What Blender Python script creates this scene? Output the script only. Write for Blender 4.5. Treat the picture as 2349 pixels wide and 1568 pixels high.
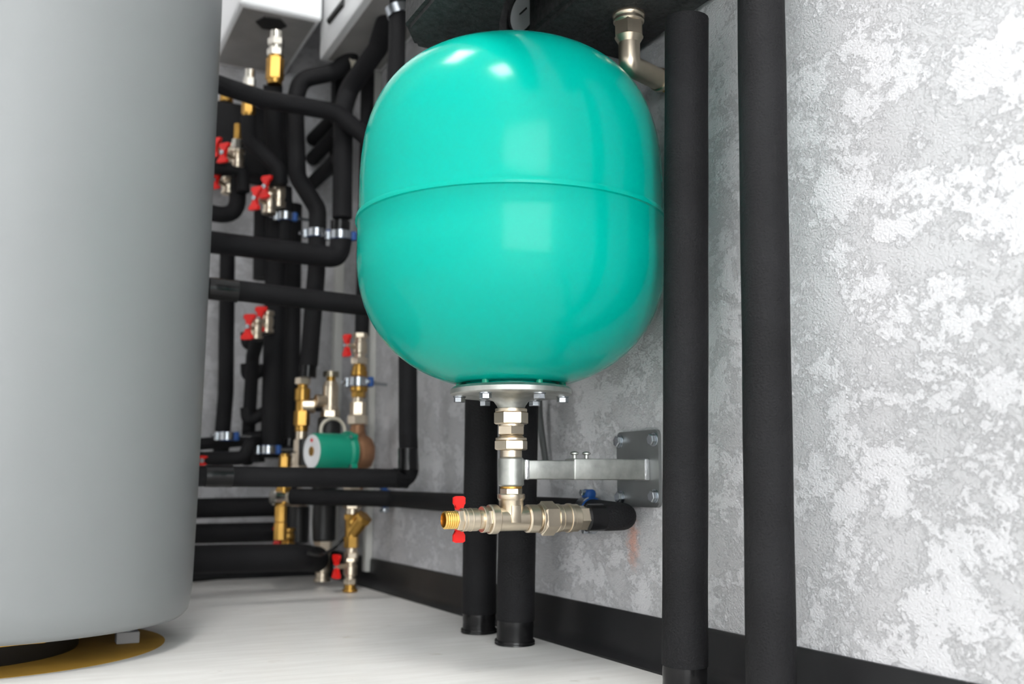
import bpy, bmesh, math, random
from mathutils import Vector, Matrix, Quaternion
random.seed(7)
for o in list(bpy.data.objects): bpy.data.objects.remove(o)
SC = bpy.context.scene
COL = SC.collection
PI = math.pi

# ---------------------------------------------------------------- camera
PITCH, YAW = math.radians(8.0994), math.radians(26.3385)
CAMLOC = Vector((0, 0, .218))
FWD = Vector((math.sin(YAW)*math.cos(PITCH), math.cos(YAW)*math.cos(PITCH), math.sin(PITCH)))
RGT = Vector((math.cos(YAW), -math.sin(YAW), 0)); UPV = RGT.cross(FWD)
cd = bpy.data.cameras.new('camera'); cam = bpy.data.objects.new('camera', cd); COL.objects.link(cam)
cd.sensor_width = 36; cd.lens = 35; cd.clip_start = .02
cam.location = CAMLOC
cam.rotation_euler = Matrix((RGT, UPV, -FWD)).transposed().to_euler()
cd.dof.use_dof = True; cd.dof.focus_distance = 1.08; cd.dof.aperture_fstop = 5.0
SC.camera = cam
# ---------------------------------------------------------------- world, exposure
SC.view_settings.view_transform = 'Standard'; SC.view_settings.look = 'None'
SC.view_settings.gamma = 1; SC.view_settings.exposure = 0.0
wd = bpy.data.worlds.new('world'); SC.world = wd; wd.use_nodes = True
wd.node_tree.nodes['Background'].inputs[0].default_value = (.9, .95, 1, 1)
wd.node_tree.nodes['Background'].inputs[1].default_value = .4
LAMP_W = 48.0                                  # emission strength of the ceiling panels
WALLX, BACKY, CEIL = .705, 2.42, 2.5

# a ray of the photograph met with a plane of the room: places things at true depths
def at(px, py, axis, val):
    d = FWD*(35/36*2349) + RGT*(px-1174.5) - UPV*(py-784)
    return CAMLOC + d*((val-CAMLOC[axis])/d[axis])
def Y(px, py, y): return at(px, py, 1, y)
def X(px, py, x): return at(px, py, 0, x)
def Zp(py, x, y):                               # height on the vertical line (x, y) seen at row py
    h = x*math.sin(YAW)+y*math.cos(YAW); t = (784-py)/(35/36*2349)
    return .218 + h*(math.sin(PITCH)+t*math.cos(PITCH))/(math.cos(PITCH)-t*math.sin(PITCH))
def mpp(x, y): return (x*math.sin(YAW)+y*math.cos(YAW))/2307.0   # metres per pixel there

# ---------------------------------------------------------------- materials
def mat(name, color, rough=.5, metal=0, bump=0, bscale=200, var=0, vscale=8, spec=None, coat=0, detail=4):
    m = bpy.data.materials.new(name); m.use_nodes = True
    nt = m.node_tree; b = nt.nodes['Principled BSDF']
    b.inputs['Base Color'].default_value = (*color, 1); b.inputs['Roughness'].default_value = rough
    b.inputs['Metallic'].default_value = metal
    if spec is not None: b.inputs['Specular IOR Level'].default_value = spec
    if coat: b.inputs['Coat Weight'].default_value = coat; b.inputs['Coat Roughness'].default_value = .06
    tc = nt.nodes.new('ShaderNodeTexCoord')
    if var:
        n = nt.nodes.new('ShaderNodeTexNoise'); n.inputs['Scale'].default_value = vscale; n.inputs['Detail'].default_value = 6
        nt.links.new(tc.outputs['Object'], n.inputs['Vector'])
        r = nt.nodes.new('ShaderNodeMapRange'); r.inputs[1].default_value = .3; r.inputs[2].default_value = .7
        r.inputs[3].default_value = 1-var; r.inputs[4].default_value = 1+var
        nt.links.new(n.outputs['Fac'], r.inputs[0])
        mx = nt.nodes.new('ShaderNodeMix'); mx.data_type = 'RGBA'; mx.blend_type = 'MULTIPLY'; mx.inputs[0].default_value = 1
        mx.inputs[6].default_value = (*color, 1)
        cb = nt.nodes.new('ShaderNodeCombineColor')
        for i in range(3): nt.links.new(r.outputs[0], cb.inputs[i])
        nt.links.new(cb.outputs[0], mx.inputs[7]); nt.links.new(mx.outputs[2], b.inputs['Base Color'])
    if bump:
        n2 = nt.nodes.new('ShaderNodeTexNoise'); n2.inputs['Scale'].default_value = bscale; n2.inputs['Detail'].default_value = detail
        nt.links.new(tc.outputs['Object'], n2.inputs['Vector'])
        bp = nt.nodes.new('ShaderNodeBump'); bp.inputs['Strength'].default_value = bump; bp.inputs['Distance'].default_value = .002
        nt.links.new(n2.outputs['Fac'], bp.inputs['Height']); nt.links.new(bp.outputs[0], b.inputs['Normal'])
    return m
M = dict(
    teal=mat('teal_paint', (.0, .345, .272), .17, 0, .006, 60, 0, 8, .16, 0),
    pump=mat('green_pump_paint', (.0, .30, .185), .4, 0, .05, 90),
    foam=mat('black_foam_rubber', (.011, .011, .012), .65, 0, .6, 420, .25, 9, .17),
    foamdark=mat('black_foam_rubber_dark', (.010, .010, .011), .7, 0, .25, 300, .25, 9, .25),
    tape=mat('black_tape', (.007, .007, .0075), .22, 0, .3, 45, 0, 8, .3),
    rubber=mat('baseboard_rubber', (.014, .014, .015), .42, 0, .12, 30, .2, 14, .4),
    epp=mat('expanded_foam_shell', (.034, .034, .035), .75, 0, .9, 170, .5, 120, .4),
    nickel=mat('nickel_brass', (.68, .59, .465), .34, 1, .06, 120, .08, 40),
    chrome=mat('bright_nickel', (.66, .63, .56), .24, 1),
    brass=mat('raw_brass', (.52, .30, .075), .34, 1, .08, 90, .12, 30),
    gold=mat('yellow_brass_thread', (.85, .56, .16), .22, 1),
    bronze=mat('bronze_casting', (.38, .20, .11), .5, .75, .2, 160, .2, 30),
    zinc=mat('galvanised_steel', (.44, .45, .425), .42, .9, .1, 140, .22, 60),
    weld=mat('weld_bead', (.68, .69, .70), .35, .9, .8, 220),
    plate=mat('grey_steel_plate', (.30, .31, .31), .42, .85, .05, 140, .12, 18),
    bolt=mat('zinc_bolt', (.46, .49, .52), .26, 1, .05, 150),
    red=mat('red_plastic', (.85, .014, .010), .34),
    blue=mat('blue_rubber', (.008, .075, .30), .45),
    jacket=mat('grey_jacket', (.215, .225, .228), .42, 0, .03, 30, .03, 5, .4),
    yellowfoam=mat('yellow_insulation_foam', (.62, .33, .015), .9, 0, .8, 90, .3, 40),
    ochre=mat('ochre_bounce_tint', (.46, .255, .03), .8, 0, .1, 40, .15, 14),
    black=mat('black_plastic', (.012, .012, .012), .45),
    white=mat('white_enamel', (.90, .91, .92), .3),
    greymetal=mat('grey_sheet_metal', (.36, .35, .34), .4, .2, 0, 1, .15, 12),
    duct=mat('white_pvc', (.66, .66, .63), .4),
    cream=mat('cream_plastic', (.62, .58, .48), .35),
    face=mat('gauge_face', (.82, .86, .88), .25),
    grey=mat('grey_plastic', (.36, .36, .36), .5),
    bluegrey=mat('blue_grey_metal', (.34, .42, .52), .35, .8),
    ceil=mat('ceiling_paint', (.75, .75, .75), .8),
    wallplain=mat('plain_wall_paint', (.72, .72, .72), .8),
)
def plaster():
    m = bpy.data.materials.new('decorative_plaster'); m.use_nodes = True
    nt = m.node_tree; N = nt.nodes; L = nt.links; b = N['Principled BSDF']
    tc = N.new('ShaderNodeTexCoord')
    mp = N.new('ShaderNodeMapping'); mp.inputs['Rotation'].default_value = (math.radians(35), 0, 0); mp.inputs['Scale'].default_value = (1, .8, 1.05)
    L.new(tc.outputs['Object'], mp.inputs[0])
    def noise(scale, detail, rough, dist=0):
        n = N.new('ShaderNodeTexNoise'); n.inputs['Scale'].default_value = scale; n.inputs['Detail'].default_value = detail
        n.inputs['Roughness'].default_value = rough; n.inputs['Distortion'].default_value = dist
        L.new(mp.outputs[0], n.inputs['Vector']); return n
    n1 = noise(16, 13, .75, .2); n2 = noise(150, 5, .7); n3 = noise(420, 2, .5)
    add = N.new('ShaderNodeMath'); add.operation = 'MULTIPLY_ADD'; add.inputs[1].default_value = .38; L.new(n2.outputs['Fac'], add.inputs[0]); L.new(n1.outputs['Fac'], add.inputs[2])
    r = N.new('ShaderNodeValToRGB'); r.color_ramp.elements[0].position = .665; r.color_ramp.elements[1].position = .71
    r.color_ramp.elements[0].color = (.545, .545, .56, 1); r.color_ramp.elements[1].color = (.665, .665, .685, 1)
    L.new(add.outputs[0], r.inputs[0])
    n4 = noise(3.5, 4, .5); rr = N.new('ShaderNodeMapRange'); rr.inputs[1].default_value = .3; rr.inputs[2].default_value = .7; rr.inputs[3].default_value = .88; rr.inputs[4].default_value = 1.08
    L.new(n4.outputs['Fac'], rr.inputs[0])
    cb = N.new('ShaderNodeCombineColor'); [L.new(rr.outputs[0], cb.inputs[i]) for i in range(3)]
    mx = N.new('ShaderNodeMix'); mx.data_type = 'RGBA'; mx.blend_type = 'MULTIPLY'; mx.inputs[0].default_value = 1
    L.new(r.outputs[0], mx.inputs[6]); L.new(cb.outputs[0], mx.inputs[7])
    # rust coloured stain below the bracket
    geo = N.new('ShaderNodeNewGeometry'); vs = N.new('ShaderNodeVectorMath'); vs.operation = 'SUBTRACT'
    c = X(1452, 1240, WALLX); vs.inputs[1].default_value = c; L.new(geo.outputs['Position'], vs.inputs[0])
    sc = N.new('ShaderNodeVectorMath'); sc.operation = 'MULTIPLY'; sc.inputs[1].default_value = (1/.02, 1/.014, 1/.034); L.new(vs.outputs[0], sc.inputs[0])
    ln = N.new('ShaderNodeVectorMath'); ln.operation = 'LENGTH'; L.new(sc.outputs[0], ln.inputs[0])
    st = N.new('ShaderNodeMath'); st.operation = 'MULTIPLY_ADD'; st.inputs[1].default_value = 2.2; L.new(n2.outputs['Fac'], st.inputs[0]); L.new(ln.outputs['Value'], st.inputs[2])
    rs = N.new('ShaderNodeMapRange'); rs.inputs[1].default_value = 1.3; rs.inputs[2].default_value = 2.3; rs.inputs[3].default_value = .55; rs.inputs[4].default_value = 0
    L.new(st.outputs[0], rs.inputs[0])
    m2 = N.new('ShaderNodeMix'); m2.data_type = 'RGBA'; L.new(rs.outputs[0], m2.inputs[0]); L.new(mx.outputs[2], m2.inputs[6]); m2.inputs[7].default_value = (.78, .30, .16, 1)
    L.new(m2.outputs[2], b.inputs['Base Color'])
    b.inputs['Roughness'].default_value = .55; b.inputs['Specular IOR Level'].default_value = .35
    h = N.new('ShaderNodeMath'); h.operation = 'MULTIPLY_ADD'; h.inputs[1].default_value = .35; L.new(n3.outputs['Fac'], h.inputs[0]); L.new(r.outputs[0], h.inputs[2])
    h2 = N.new('ShaderNodeMath'); h2.operation = 'MULTIPLY_ADD'; h2.inputs[1].default_value = .25; L.new(n2.outputs['Fac'], h2.inputs[0]); L.new(h.outputs[0], h2.inputs[2])
    bp = N.new('ShaderNodeBump'); bp.inputs['Strength'].default_value = 1.0; bp.inputs['Distance'].default_value = .0032
    L.new(h2.outputs[0], bp.inputs['Height']); L.new(bp.outputs[0], b.inputs['Normal'])
    return m
def vinyl():
    m = bpy.data.materials.new('pale_floor'); m.use_nodes = True
    nt = m.node_tree; N = nt.nodes; L = nt.links; b = N['Principled BSDF']
    tc = N.new('ShaderNodeTexCoord'); mp = N.new('ShaderNodeMapping'); mp.inputs['Scale'].default_value = (1.2, 7, 1); L.new(tc.outputs['Object'], mp.inputs[0])
    n = N.new('ShaderNodeTexNoise'); n.inputs['Scale'].default_value = 9; n.inputs['Detail'].default_value = 7; L.new(mp.outputs[0], n.inputs['Vector'])
    r = N.new('ShaderNodeValToRGB'); r.color_ramp.elements[0].position = .3; r.color_ramp.elements[1].position = .7
    r.color_ramp.elements[0].color = (.77, .75, .72, 1); r.color_ramp.elements[1].color = (.86, .845, .82, 1); L.new(n.outputs['Fac'], r.inputs[0])
    n2 = N.new('ShaderNodeTexNoise'); n2.inputs['Scale'].default_value = 26; n2.inputs['Detail'].default_value = 3; L.new(tc.outputs['Object'], n2.inputs['Vector'])
    rs = N.new('ShaderNodeMapRange'); rs.inputs[1].default_value = .68; rs.inputs[2].default_value = .80; rs.inputs[3].default_value = 0; rs.inputs[4].default_value = .5; L.new(n2.outputs['Fac'], rs.inputs[0])
    mx = N.new('ShaderNodeMix'); mx.data_type = 'RGBA'; L.new(rs.outputs[0], mx.inputs[0]); L.new(r.outputs[0], mx.inputs[6]); mx.inputs[7].default_value = (.42, .36, .26, 1)
    L.new(mx.outputs[2], b.inputs['Base Color']); b.inputs['Roughness'].default_value = .38; b.inputs['Specular IOR Level'].default_value = .4
    return m
M['plaster'] = plaster(); M['vinyl'] = vinyl()
def emit(name, col, s):
    m = bpy.data.materials.new(name); m.use_nodes = True; nt = m.node_tree
    b = nt.nodes['Principled BSDF']; b.inputs['Base Color'].default_value = (.8, .8, .8, 1)
    b.inputs['Emission Color'].default_value = (*col, 1); b.inputs['Emission Strength'].default_value = s; return m
M['lamp'] = emit('lit_diffuser', (1, .985, .96), LAMP_W); M['front_fill'] = emit('front_fill', (.95, .98, 1), 6.2); M['lamp_far'] = emit('lit_diffuser_far', (1, .985, .96), LAMP_W*.62)

# ---------------------------------------------------------------- mesh helpers
AX = {'x': Vector((1, 0, 0)), 'y': Vector((0, 1, 0)), 'z': Vector((0, 0, 1))}
def V(a): return a if isinstance(a, Vector) else (AX[a] if isinstance(a, str) else Vector(a))
def frame(d):
    d = V(d).normalized(); a = Vector((0, 0, 1)) if abs(d.z) < .9 else Vector((1, 0, 0))
    u = a.cross(d).normalized(); return u, d.cross(u), d
def lathe(bm, prof, o, axis='z', seg=32, ang0=0, cap=True):
    o = V(o); u, v, d = frame(axis); rings = []
    for r, h in prof:
        if r < 1e-6: rings.append([bm.verts.new(o+d*h)])
        else: rings.append([bm.verts.new(o+d*h+(u*math.cos(ang0+2*PI*i/seg)+v*math.sin(ang0+2*PI*i/seg))*r) for i in range(seg)])
    for a, b in zip(rings, rings[1:]):
        if len(a) == 1 and len(b) == 1: continue
        for i in range(seg):
            j = (i+1) % seg
            if len(a) == 1: bm.faces.new((a[0], b[j], b[i]))
            elif len(b) == 1: bm.faces.new((a[i], a[j], b[0]))
            else: bm.faces.new((a[i], a[j], b[j], b[i]))
    if cap:
        if len(rings[0]) > 1: bm.faces.new(rings[0][::-1])
        if len(rings[-1]) > 1: bm.faces.new(rings[-1])
def cyl(bm, o, axis, r, h, seg=28, bev=None):
    b = min(r, abs(h))*.12 if bev is None else bev; s = 1 if h > 0 else -1
    lathe(bm, [(r-b, 0), (r, s*b), (r, h-s*b), (r-b, h)], o, axis, seg)
def hexn(bm, o, axis, d, h, ang0=0, n=6):         # chamfered nut, d across corners
    r = d/2; c = min(r*.14, abs(h)*.3); s = 1 if h > 0 else -1
    lathe(bm, [(r*.9, 0), (r, s*c*.5), (r, h-s*c*.5), (r*.9, h)], o, axis, n, ang0)
def fillet(pts, rad, n=8):
    pts = [V(p) for p in pts]; out = [pts[0]]
    for i in range(1, len(pts)-1):
        a, p, b = pts[i-1], pts[i], pts[i+1]
        d1, d2 = (a-p), (b-p); l1, l2 = d1.length, d2.length; d1.normalize(); d2.normalize()
        ang = d1.angle(d2)
        if ang > 3.1: out.append(p); continue
        t = min(rad/math.tan(ang/2), l1*.48, l2*.48)
        s, e = p+d1*t, p+d2*t
        for k in range(n+1):
            f = k/n; out.append(s*(1-f)**2+p*2*f*(1-f)+e*f*f)
    out.append(pts[-1]); return out
def resample(pts, step):
    out = [pts[0]]
    for a, b in zip(pts, pts[1:]):
        n = max(1, int((b-a).length/step))
        for k in range(1, n+1): out.append(a.lerp(b, k/n))
    return out
def tube(bm, pts, r, seg=20, rad=None, wob=0, step=.03, cap=True):
    pts = fillet(pts, rad if rad is not None else r*2.2)
    if wob: pts = resample(pts, step)
    pts = [p for i, p in enumerate(pts) if i == 0 or (p-pts[i-1]).length > 1e-5]
    T = [(pts[min(i+1, len(pts)-1)]-pts[max(i-1, 0)]).normalized() for i in range(len(pts))]
    u, v, _ = frame(T[0]); rings = []; ph = random.random()*9
    for i, (p, t) in enumerate(zip(pts, T)):
        if i:
            q = T[i-1].rotation_difference(t); u = q @ u; v = q @ v
        rr = r*(1+wob*(math.sin(i*1.1+ph)+.6*math.sin(i*.43+ph*2)))
        rings.append([bm.verts.new(p+(u*math.cos(2*PI*k/seg)+v*math.sin(2*PI*k/seg))*rr) for k in range(seg)])
    for a, b in zip(rings, rings[1:]):
        for k in range(seg):
            j = (k+1) % seg; bm.faces.new((a[k], a[j], b[j], b[k]))
    if cap: bm.faces.new(rings[0][::-1]); bm.faces.new(rings[-1])
def box(bm, lo, hi, bev=.002, segs=2):
    lo, hi = V(lo), V(hi); n0 = set(bm.verts)
    r = bmesh.ops.create_cube(bm, size=1); vs = r['verts']
    for w in vs: w.co = Vector((lo[i]+(w.co[i]+.5)*(hi[i]-lo[i]) for i in range(3)))
    if bev:
        es = list({e for w in vs for e in w.link_edges})
        bmesh.ops.bevel(bm, geom=es, offset=bev, segments=segs, affect='EDGES', profile=.5)
def prism(bm, poly, o, ex, ey, ez, depth, bev=0):   # polygon in plane (ex, ey) at o, extruded along ez
    o, ex, ey, ez = V(o), V(ex), V(ey), V(ez)
    a = [bm.verts.new(o+ex*x+ey*y) for x, y in poly]; b = [bm.verts.new(o+ex*x+ey*y+ez*depth) for x, y in poly]
    fs = [bm.faces.new(a[::-1]), bm.faces.new(b)]
    n = len(poly)
    for i in range(n): j = (i+1) % n; bm.faces.new((a[i], a[j], b[j], b[i]))
    if bev:
        es = list({e for f in fs for e in f.edges}); bmesh.ops.bevel(bm, geom=es, offset=bev, segments=2, affect='EDGES')
def B(): return bmesh.new()
def mk(name, bm, m, parent=None, smooth=35):
    bmesh.ops.recalc_face_normals(bm, faces=bm.faces)
    lo = Vector([min(v.co[i] for v in bm.verts) for i in range(3)]); hi = Vector([max(v.co[i] for v in bm.verts) for i in range(3)])
    c = (lo+hi)/2
    for v in bm.verts: v.co -= c
    me = bpy.data.meshes.new(name); bm.to_mesh(me); bm.free()
    for p in me.polygons: p.use_smooth = bool(smooth)
    if smooth: me.set_sharp_from_angle(angle=math.radians(smooth))
    me.materials.append(M[m]); o = bpy.data.objects.new(name, me); COL.objects.link(o)
    w = c.copy()
    if parent is not None:
        o.parent = parent; q = parent
        while q is not None: w -= q.location; q = q.parent
    o.location = w; return o
def tag(o, label, cat, group=None):
    o['label'] = label; o['category'] = cat
    if group: o['group'] = group
    return o
def thing(name, label, cat, loc, group=None):
    o = bpy.data.objects.new(name, None); COL.objects.link(o); o.location = V(loc); o.empty_display_size = .02
    return tag(o, label, cat, group)
def struct(name, bm, m, smooth=0):
    o = mk(name, bm, m, None, smooth); o['kind'] = 'structure'; return o

# ---------------------------------------------------------------- the room
def slab(name, lo, hi, m):
    b = B(); box(b, lo, hi, 0); return struct(name, b, m)
slab('floor', (-1.8, -2.4, -.06), (WALLX+.1, BACKY+.1, 0), 'vinyl')
slab('wall_right', (WALLX, -2.4, 0), (WALLX+.1, BACKY+.1, CEIL), 'plaster')
slab('wall_back', (-1.8, BACKY, 0), (WALLX, BACKY+.1, CEIL), 'plaster')
slab('wall_left', (-1.9, -2.4, 0), (-1.8, BACKY+.1, CEIL), 'wallplain')
wx0, wx1, wz0, wz1 = -1.7, .60, .12, 2.3           # glazed opening added behind the camera as front fill light
b = B()
for lo, hi in (((-1.8, -2.5, 0), (wx0, -2.4, CEIL)), ((wx1, -2.5, 0), (WALLX+.1, -2.4, CEIL)), ((wx0, -2.5, 0), (wx1, -2.4, wz0)), ((wx0, -2.5, wz1), (wx1, -2.4, CEIL))): box(b, lo, hi, 0)
struct('wall_front', b, 'wallplain')
b = B()
for lo, hi in (((wx0, -2.47, wz0), (wx0+.05, -2.42, wz1)), ((wx1-.05, -2.47, wz0), (wx1, -2.42, wz1)), ((wx0+.05, -2.47, wz0), (wx1-.05, -2.42, wz0+.05)), ((wx0+.05, -2.47, wz1-.05), (wx1-.05, -2.42, wz1)) ): box(b, lo, hi, .003)
w1 = struct('fill_window_1', b, 'white')
b = B(); box(b, (wx0+.05, -2.449, wz0+.05), (wx1-.05, -2.445, wz1-.05), 0); mk('fill_pane', b, 'front_fill', w1, 0)
slab('ceiling', (-1.9, -2.5, CEIL), (WALLX+.1, BACKY+.1, CEIL+.06), 'ceil')
b = B(); pr = [(0, 0), (-.024, 0), (-.0235, .0025), (-.016, .006), (-.010, .012), (-.0065, .020), (-.0055, .055), (-.003, .0588), (0, .059)]
prism(b, pr, (WALLX, -2.4, 0), 'x', 'z', 'y', BACKY+2.4); struct('baseboard_right', b, 'rubber', 40)
b = B(); prism(b, pr, (-1.8, BACKY, 0), 'y', 'z', 'x', 1.8+WALLX-.006); struct('baseboard_back', b, 'rubber', 40)
for i, (lx, ly) in enumerate([(-.27, 1.36), (-.17, .0)]):
    wh = ['over the grey tank', 'above the camera', 'at the near end of the room', 'by the left wall'][i]
    t = thing('ceiling_light', 'square white ceiling light panel '+wh, 'light', (lx, ly, CEIL), 'ceiling light panels')
    b = B(); w = .25
    for s in (-1, 1):
        box(b, (lx-w-.012, ly+s*w-.012, CEIL-.022), (lx+w+.012, ly+s*w+.012, CEIL-.001), .002)
        box(b, (lx+s*w-.012, ly-w+.012, CEIL-.022), (lx+s*w+.012, ly+w-.012, CEIL-.001), .002)
    mk('frame', b, 'white', t)
    b = B(); box(b, (lx-w+.013, ly-w+.013, CEIL-.018), (lx+w-.013, ly+w-.013, CEIL-.008), 0); mk('diffuser', b, 'lamp' if ly < 1 else 'lamp_far', t, 0)

# ---------------------------------------------------------------- buffer tank at left
TC = Vector((-.037, 1.544, 0))
t = thing('buffer_tank', 'large grey cylindrical buffer tank standing at the left on small feet', 'tank', TC)
b = B()
lathe(b, [(.245, .0395), (.258, .0375), (.266, .0385), (.2725, .046), (.2765, .075), (.2785, .2), (.281, .5), (.2825, .9), (.2825, 1.78), (.25, 1.82), (0, 1.83)], TC, 'z', 128)
mk('jacket', b, 'jacket', t, 50)
b = B(); R0 = random.Random(3); prf = []
lathe(b, [(.0, .052), (.20, .050), (.235, .046), (.2585, .040), (.2575, .044), (0, .058)], TC, 'z', 120)
for v in b.verts: v.co.z += R0.uniform(-.0035, .002)
for k in range(12):                                  # ragged crumbs of foam at the rim
    a = R0.uniform(-2.9, .2); r = R0.uniform(.235, .250); s = R0.uniform(.003, .007)
    q = TC+Vector((math.cos(a)*r, math.sin(a)*r, .0425))
    lathe(b, [(0, -s*.7), (s*.8, -s*.3), (s, .001), (0, .003)], q, 'z', 7, R0.random())
mk('foam_base', b, 'yellowfoam', t, 0)
b = B(); lathe(b, [(.150, .0009), (.163, .0009), (.165, .004), (.165, .046), (.150, .046)], TC+Vector((-.035, -.015, 0)), 'z', 48)
mk('base_ring', b, 'black', t)
FT = at(286, 1478, 2, 0); FT = Vector((FT.x+.004, FT.y+.012, 0))
for k in range(3):
    p = TC + (Quaternion((0, 0, 1), k*2*PI/3) @ (FT-TC))
    b = B(); box(b, p+Vector((-.015, -.012, .0009)), p+Vector((.015, .012, .0165)), .0015)
    fo = mk('foot', b, 'grey', t)
    b = B(); cyl(b, p+Vector((0, 0, .0165)), 'z', .008, .003); cyl(b, p+Vector((0, 0, .0195)), 'z', .005, .012); hexn(b, p+Vector((0, 0, .0205)), 'z', .019, .007, .4)
    mk('foot_bolt', b, 'bolt', fo)

b = B(); n = 90; R0 = random.Random(5)  # tinted disc: shaded yellow bounce under the tank, put into the floor colour
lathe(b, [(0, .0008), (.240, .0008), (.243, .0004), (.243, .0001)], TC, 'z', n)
tag(mk('bounce_tint_disc', b, 'ochre'), 'thin ochre disc painting the shaded yellow bounce light under the grey tank', 'painted light')
# ---------------------------------------------------------------- expansion vessel
VX, VY = .5165, 1.0456
VP = Vector((VX, VY, 0)); VR = .1828; z1, a1, n1 = .4854, .1581, 2.277; z2, a2, n2 = .5523, .1872, 2.806
HR, HF = RGT, Vector((FWD.x, FWD.y, 0)).normalized()
ZF = Zp(889, VX, VY)                                     # top of the flange
t = thing('expansion_vessel', 'big glossy turquoise expansion vessel with a seam around its middle', 'vessel', (VX, VY, ZF-.02))
prof = [(.0535, ZF+.001), (.0535, ZF+.006)]
zn = lambda z: VR*max(0, 1-((z1-z)/a1)**n1)**(1/n1)
lo = []
for k in range(40):
    u = k/39*PI/2; lo.append((VR*math.cos(u)**(2/n1), z1-a1*math.sin(u)**(2/n1)))
lo = [q for q in lo[::-1] if q[0] > .058]
prof += lo
zs = (Zp(413, VX-.45*VR, VY-.89*VR))
prof += [(VR, zs-.0042), (VR+.0006, zs-.0036), (VR+.0026, zs-.0028), (VR+.003, zs), (VR+.0022, zs+.0028), (VR-.0008, zs+.0038), (VR-.0012, zs+.006)]
for k in range(45):
    u = k/44*PI/2; prof.append(((VR-.0012)*math.cos(u)**(2/n2), z2+a2*math.sin(u)**(2/n2)))
prof[-1] = (0, prof[-1][1])
b = B(); lathe(b, prof, VP, 'z', 128); mk('shell', b, 'teal', t, 50)
b = B()
fr = .0712; ft = .0102
lathe(b, [(.05, ZF), (fr-.003, ZF), (fr, ZF-.003), (fr, ZF-ft+.002), (fr-.003, ZF-ft), (.045, ZF-ft), (.030, ZF-ft-.002), (.0205, ZF-ft-.006), (.017, ZF-ft-.011), (.0158, ZF-ft-.014), (.0158, Zp(938, VX, VY)), (0, Zp(938, VX, VY))], VP, 'z', 64)
fl = mk('flange', b, 'zinc', t)
for k in range(6):
    a = k*PI/3+.03; p = VP+(HR*math.cos(a)+HF*math.sin(a))*.0605
    b = B(); cyl(b, p+Vector((0, 0, ZF-ft-.0014)), 'z', .0075, .0014); hexn(b, p+Vector((0, 0, ZF-ft-.0014)), 'z', .0138, -.0058, k*.3)
    mk('bolt', b, 'bolt', t)
    b = B(); cyl(b, p+Vector((0, 0, ZF)), 'z', .0042, .0075); mk('stud', b, 'pump', t)

# ---------------------------------------------------------------- fittings hanging under the vessel
def zz(py): return Zp(py, VX, VY)
def stack(prts, m, name, parent, o=(VX, VY)):            # vertical run: (top row, bottom row, width px, kind)
    b = B(); k = mpp(*o)
    for (p0, p1, w, kind) in prts:
        a, c = Zp(p0, *o), Zp(p1, *o); q = (o[0], o[1], c)
        if kind[0] == 'h': hexn(b, q, 'z', w*k*(1.0), a-c, float(kind[1:] or .5), 6)
        elif kind == 't':                              # ribbed, thread-like
            n = max(2, int((a-c)/.0016)); pr = []
            for i in range(n): h0 = (a-c)*i/n; h1 = (a-c)*(i+.5)/n; pr += [(w*k/2, h0), (w*k/2*.93, h1)]
            lathe(b, pr, q, 'z', 28)
        else: cyl(b, q, 'z', w*k/2, a-c)
    return mk(name, b, m, parent)
t = thing('union_coupling', 'nickel union of three hexagon nuts below the turquoise vessel flange', 'pipe fitting', (VX, VY, zz(1050)))
stack([(937, 945, 74, 'c'), (944, 973, 79, 'h.15')], 'nickel', 'upper_nut', t)
stack([(972, 978, 60, 'c'), (976, 998, 66, 'h.6'), (997, 1006, 60, 't')], 'nickel', 'body', t)
stack([(1004, 1010, 72, 'c'), (1009, 1032, 77, 'h.3')], 'nickel', 'lower_nut', t)
stack([(1031, 1050, 50, 'c')], 'nickel', 'nipple', t)

t = thing('wall_bracket', 'galvanised telescopic steel bracket carrying the turquoise vessel from the wall', 'bracket', (WALLX, VY, .235))
stack([(1049, 1115, 59, 'c')], 'zinc', 'sleeve', t)
ZA = .2352
def sqtube(b, x0, x1, h, zc): box(b, (x0, VY-h/2, zc-h/2), (x1, VY+h/2, zc+h/2), .0022)
b = B(); sqtube(b, VX+.012, .625, .0222, ZA-.001); mk('inner_arm', b, 'zinc', t)
b = B(); sqtube(b, .594, WALLX-.006, .0252, ZA); mk('outer_arm', b, 'zinc', t)
b = B(); sqtube(b, VX+.0125, VX+.019, .0236, ZA-.001); mk('weld_seam', b, 'weld', t)
b = B(); sqtube(b, WALLX-.012, WALLX-.004, .0268, ZA); mk('weld_seam', b, 'weld', t)
PX = WALLX-.0045
c0, c1 = X(1414, 990, PX), X(1513, 1164, PX)
ya, yb, za, zb = c1.y, c0.y, c1.z, Zp(988, PX, (c0.y+c1.y)/2)
pl = []
for (cy, cz, a0) in ((yb, zb, 0), (ya, zb, 1), (ya, za, 2), (yb, za, 3)):
    sy = -1 if cy == yb else 1; sz = -1 if cz == zb else 1; r = .007
    for k in range(6):
        a = (a0+k/5)*PI/2; pl.append((cy+sy*r+r*math.cos(a), cz+sz*r+r*math.sin(a)))
b = B(); prism(b, pl, (PX, 0, 0), 'y', 'z', 'x', .0045, .0006); mk('plate', b, 'plate', t)
for (px, py) in [(1418, 1012), (1496, 1008), (1498, 1138), (1421, 1140)]:
    p = X(px, py, PX-.003); b = B()
    cyl(b, (PX, p.y, p.z), 'x', .0086, -.0014, 28); hexn(b, (PX-.0014, p.y, p.z), 'x', .0142, -.0055, .3)
    mk('bolt', b, 'bolt', t)
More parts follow.
